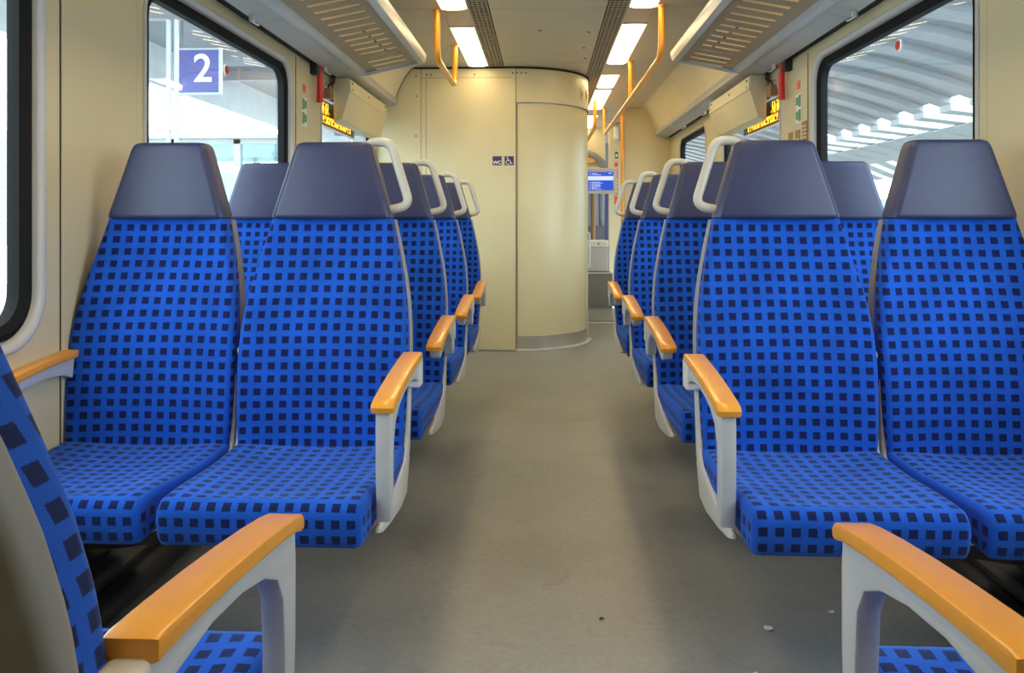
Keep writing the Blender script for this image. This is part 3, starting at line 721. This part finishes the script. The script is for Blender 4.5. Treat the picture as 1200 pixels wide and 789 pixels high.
def hook(sg, y, label):
    r = T(empty('coat_hook', (sg*1.30, y, 1.945)), label, 'coat hook', 'coat hooks under the beam')
    fin('hook_wire', tube(smoothpath([(0, -.02, .01), (-sg*.005, -.02, -.035), (-sg*.03, -.01, -.045), (-sg*.03, .01, -.045), (-sg*.005, .02, -.035), (0, .02, .01)], .012, 4), .004, 8), M['steel'], r, 40)
    mbox('hook_plate', (-sg*.01, sg*.01, -.012, .012, -.03, .0), M['lgrey'], r, bev=.002)
hook(-1, 3.27, 'small metal coat hook under the left beam, above the near large window')
hook(-1, 4.40, 'small metal coat hook under the left beam, beside the red hammer')
hook(1, 3.3, 'small metal coat hook under the right beam, above the near large window')
hook(1, 4.42, 'small metal coat hook under the right beam, beside the red hammer')
hook(1, 6.25, 'small metal coat hook under the right beam, just past the display housing')
hook(1, 7.15, 'farthest small metal coat hook under the right beam')
# red dot stickers on the glass
for side, sg, y, z in (('left', -1, 3.25, 1.700), ('right', 1, 3.13, 1.755)):
    r = T(empty('break_point_sticker', (sg*(WX+.036), y, z)), 'round red and white break point sticker on the %s window glass' % side, 'sticker')
    for nm, rad, m_, dx in (('white_ring', .026, M['white'], 0), ('red_dot', .018, M['red'], -.002)):
        g = NB(); bmesh.ops.create_cone(g, cap_ends=True, segments=24, radius1=rad, radius2=rad, depth=.002, matrix=Matrix.Translation((sg*dx, 0, 0)) @ Matrix.Rotation(PI/2, 4, 'Y')); fin(nm, g, m_, r)

# ------------------------------------------------------------------ paper scraps on the floor
for nm, x, y, sz, m_, lab in (('paper_scrap', .545, 1.97, .018, 'white', 'torn white paper scrap on the floor in front of the right seat'), ('paper_scrap', .46, 1.77, .008, 'white', 'tiny white paper crumb on the floor below the larger scrap'), ('paper_scrap', .74, 2.06, .010, 'white', 'small white paper scrap in the shade right of the others'), ('dirt_crumb', .125, 2.0, .006, 'black', 'tiny dark crumb in the middle of the aisle floor')):
    g = NB(); vs = []
    for k in range(7):
        a = 2*PI*k/7; q = sz*random.uniform(.4, 1); vs.append(g.verts.new((q*math.cos(a)*1.4, q*math.sin(a), random.uniform(.001, .005))))
    f = g.faces.new(vs); ex = bmesh.ops.extrude_face_region(g, geom=[f]); bmesh.ops.translate(g, verts=[v for v in ex['geom'] if isinstance(v, bmesh.types.BMVert)], vec=(0, 0, .0015))
    o = fin(nm, g, M[m_]); o.location = (x, y, 0); T(o, lab, 'scrap' if nm == 'paper_scrap' else 'crumb')

# ------------------------------------------------------------------ outside: station
T(mbox('ground_left', (-9, -1.75, -4, 60, -.25, -.02), M['concrete']), kind='structure')
T(mbox('ground_right', (1.75, 40, -4, 60, -.25, -.02), M['concrete']), kind='structure')
# right: vaulted hall roof with cross ribs and a row of roof lights
RH = [(2.6, 5.0), (4, 5.32), (5.5, 5.50), (7, 5.42), (8.5, 5.15), (10, 4.72), (11, 4.35)]
def roof_h(x): return interp(RH, x)[0]
def interp(tab, h):
    for (a, *va), (b, *vb) in zip(tab, tab[1:]):
        if a <= h <= b: return [p+(q-p)*(h-a)/(b-a) for p, q in zip(va, vb)]
    return list(tab[-1][1:])
xs = [2.6+.42*k for k in range(21)]
T(fin('station_roof', prism([(x, roof_h(x)) for x in xs] + [(x, roof_h(x)+.1) for x in xs[::-1]], 3, 52, 'Y'), M['roofc'], None, 40), kind='structure')
g = NB(); y = 3.0
while y < 52:
    prism([(x, roof_h(x)-.17) for x in xs] + [(x, roof_h(x)+.01) for x in xs[::-1]], y, y+.62, 'Y', bm=g); y += 1.5
T(fin('roof_rib', g, M['roofrib'], None, 30), kind='structure')
g = NB(); y = 3.0
while y < 52:
    prism([(11, 4.35), (12.2, 3.98), (12.2, 3.86), (11, 4.01)], y, y+.60, 'Y', bm=g)
    prism([(12.2, 3.98), (13.4, 3.72), (13.4, 3.50), (12.2, 3.80)], y+.02, y+.5, 'Y', bm=g)
    prism([(13.9, 3.55), (15.2, 3.0), (15.2, 2.85), (13.9, 3.4)], y, y+.9, 'Y', bm=g); y += 1.5
T(fin('roof_light_frame', g, M['roofw'], None), kind='structure')
T(fin('roof_edge_beam', prism([(12.2, 3.99), (13.9, 3.55), (13.9, 3.40), (12.2, 3.84)], 3, 52, 'Y'), M['roofw'], None), kind='structure')
for k, y in enumerate((10.0, 25, 34, 46)):
    o = fin('hall_column', tube([(13.9, y, 0), (13.9, y, 3.5)], .13, 14), M['roofw'], None, 40)
    T(o, 'white round hall column seen through the right window', 'column', 'hall columns')
T(fin('hall_rear_wall', box(NB(), 17, 17.2, 2, 60, -.2, 2.1), M['facade']), kind='structure')
# left: platform canopy, beams, lit sky beyond, shelter
can = T(fin('canopy_roof', prism([(-2.6, 4.15), (-5.6, 3.55), (-5.6, 3.72), (-2.6, 4.3)], 3.2, 40, 'Y'), M['roofc']), kind='structure')
cb = T(mbox('canopy_beam', (-5.75, -5.55, 2.0, 40, 2.98, 4.0), M['roofw']), kind='structure')
for k, y in enumerate((8.3, 16.0, 24.0)):
    r = T(empty('canopy_column', (-4.15, y, 0)), 'twin tube white canopy column seen through the left window', 'column', 'canopy columns')
    for dx in (-.045, .045): fin('column_tube', tube([(dx, 0, 0), (dx, 0, 3.9)], .026, 12), M['roofw'], r, 40)
    for z in (2.05, 3.3): mbox('column_tie', (-.10, .10, -.03, .03, z, z+.06), M['roofw'], r)
cs = NB()
for y in (8.3, 12, 16, 20, 24): box(cs, -5.6, -2.8, y-.06, y+.06, 3.28, 3.5)
fin('cross_beam', cs, M['mgrey'], can)
sg_ = T(empty('platform_sign', (-4.14, 8.9, 2.82)), 'square blue platform sign with a white number 2 outside the left window', 'sign')
mbox('sign_board', (-.26, .26, 0, .05, -.26, .26), M['signblue'], sg_, bev=.004)
me = textmesh('2', .47, .003, .006); me.transform(Matrix.Translation((.06, -.004, .02)) @ Matrix.Rotation(PI/2, 4, 'X')); link('numeral', me, M['white'], sg_)
g = NB()
for a in ((-.275, .275, -.01, .06, .255, .275), (-.275, .275, -.01, .06, -.275, -.255), (-.275, -.255, -.01, .06, -.255, .255), (.255, .275, -.01, .06, -.255, .255)): box(g, *a)
fin('sign_frame', g, M['roofw'], sg_)
fin('hanger', tube([(-.2, .025, .27), (-.2, .025, .95)], .015, 8), M['mgrey'], sg_, 40); fin('hanger', tube([(.2, .025, .27), (.2, .025, .95)], .015, 8), M['mgrey'], sg_, 40)
sh = T(empty('platform_shelter', (-4.6, 10.0, 0)), 'white framed glass platform shelter seen through the left window', 'shelter')
g = NB()
for x in (-1.3, -.4, .5, 1.4):
    box(g, x-.045, x+.045, -.045, .045, 0, 2.12); box(g, x-.045, x+.045, 2.95, 3.05, 0, 2.12)
for z in (2.06, .3): box(g, -1.35, 1.45, -.045, .045, z, z+.08); box(g, -1.35, 1.45, 2.95, 3.05, z, z+.08)
box(g, -1.35, 1.45, -.2, 3.2, 2.12, 2.17)
fin('shelter_frame', g, M['roofw'], sh)
for x in (-.85, .05, .95): mbox('glass_panel', (x-.40, x+.40, -.006, .006, .38, 2.06), M['glass2'], sh)
bd = T(empty('station_building', (-24, 30, 0)), 'pale cyan glazed building across the tracks outside the left windows', 'building')
mbox('facade', (-2, 2, -28, 40, 0, 4.4), M['facade'], bd)
g = NB()
for k in range(34): box(g, 2.0, 2.06, -28+2*k, -27.9+2*k, 0, 4.4)
for z in (1.0, 2.2, 3.4, 4.3): box(g, 2.0, 2.07, -28, 40, z, z+.09)
fin('mullions', g, M['roofw'], bd)
mbox('roof_edge', (-2.3, 2.3, -28.2, 40.2, 4.4, 4.7), M['roofw'], bd)

# ------------------------------------------------------------------ light, world, camera
w = bpy.data.worlds.new('World'); S.world = w; w.use_nodes = True; nt = w.node_tree; N = nt.nodes; L = nt.links
bg = N['Background']
tc = N.new('ShaderNodeTexCoord'); sx = N.new('ShaderNodeSeparateXYZ'); L.new(tc.outputs['Generated'], sx.inputs[0])
nz = N.new('ShaderNodeTexNoise'); nz.inputs['Scale'].default_value = 2.5; nz.inputs['Detail'].default_value = 5; L.new(tc.outputs['Generated'], nz.inputs['Vector'])
rp = N.new('ShaderNodeValToRGB'); L.new(nz.outputs['Fac'], rp.inputs[0])
rp.color_ramp.elements[0].position = .35; rp.color_ramp.elements[0].color = (.62, .84, 1, 1)
rp.color_ramp.elements[1].position = .62; rp.color_ramp.elements[1].color = (.9, .96, 1, 1)
L.new(rp.outputs[0], bg.inputs[0]); bg.inputs[1].default_value = 6.5

cam = bpy.data.cameras.new('Camera'); co = bpy.data.objects.new('Camera', cam); COL.objects.link(co)
cam.sensor_width = 36; cam.lens = 890/1200*36; cam.shift_y = -(394.5-257.5)/1200; cam.clip_start = .02; cam.clip_end = 300
co.location = (-.03, 0, 1.05); co.rotation_euler = (PI/2, 0, .0405)
S.camera = co
S.view_settings.view_transform = 'Standard'; S.view_settings.look = 'None'; S.view_settings.exposure = 0; S.view_settings.gamma = 1
S.view_settings.use_curve_mapping = False
S.cycles.max_bounces = 10; S.cycles.diffuse_bounces = 6; S.cycles.transparent_max_bounces = 12
S.cycles.use_denoising = True
S.cycles.sample_clamp_indirect = 6
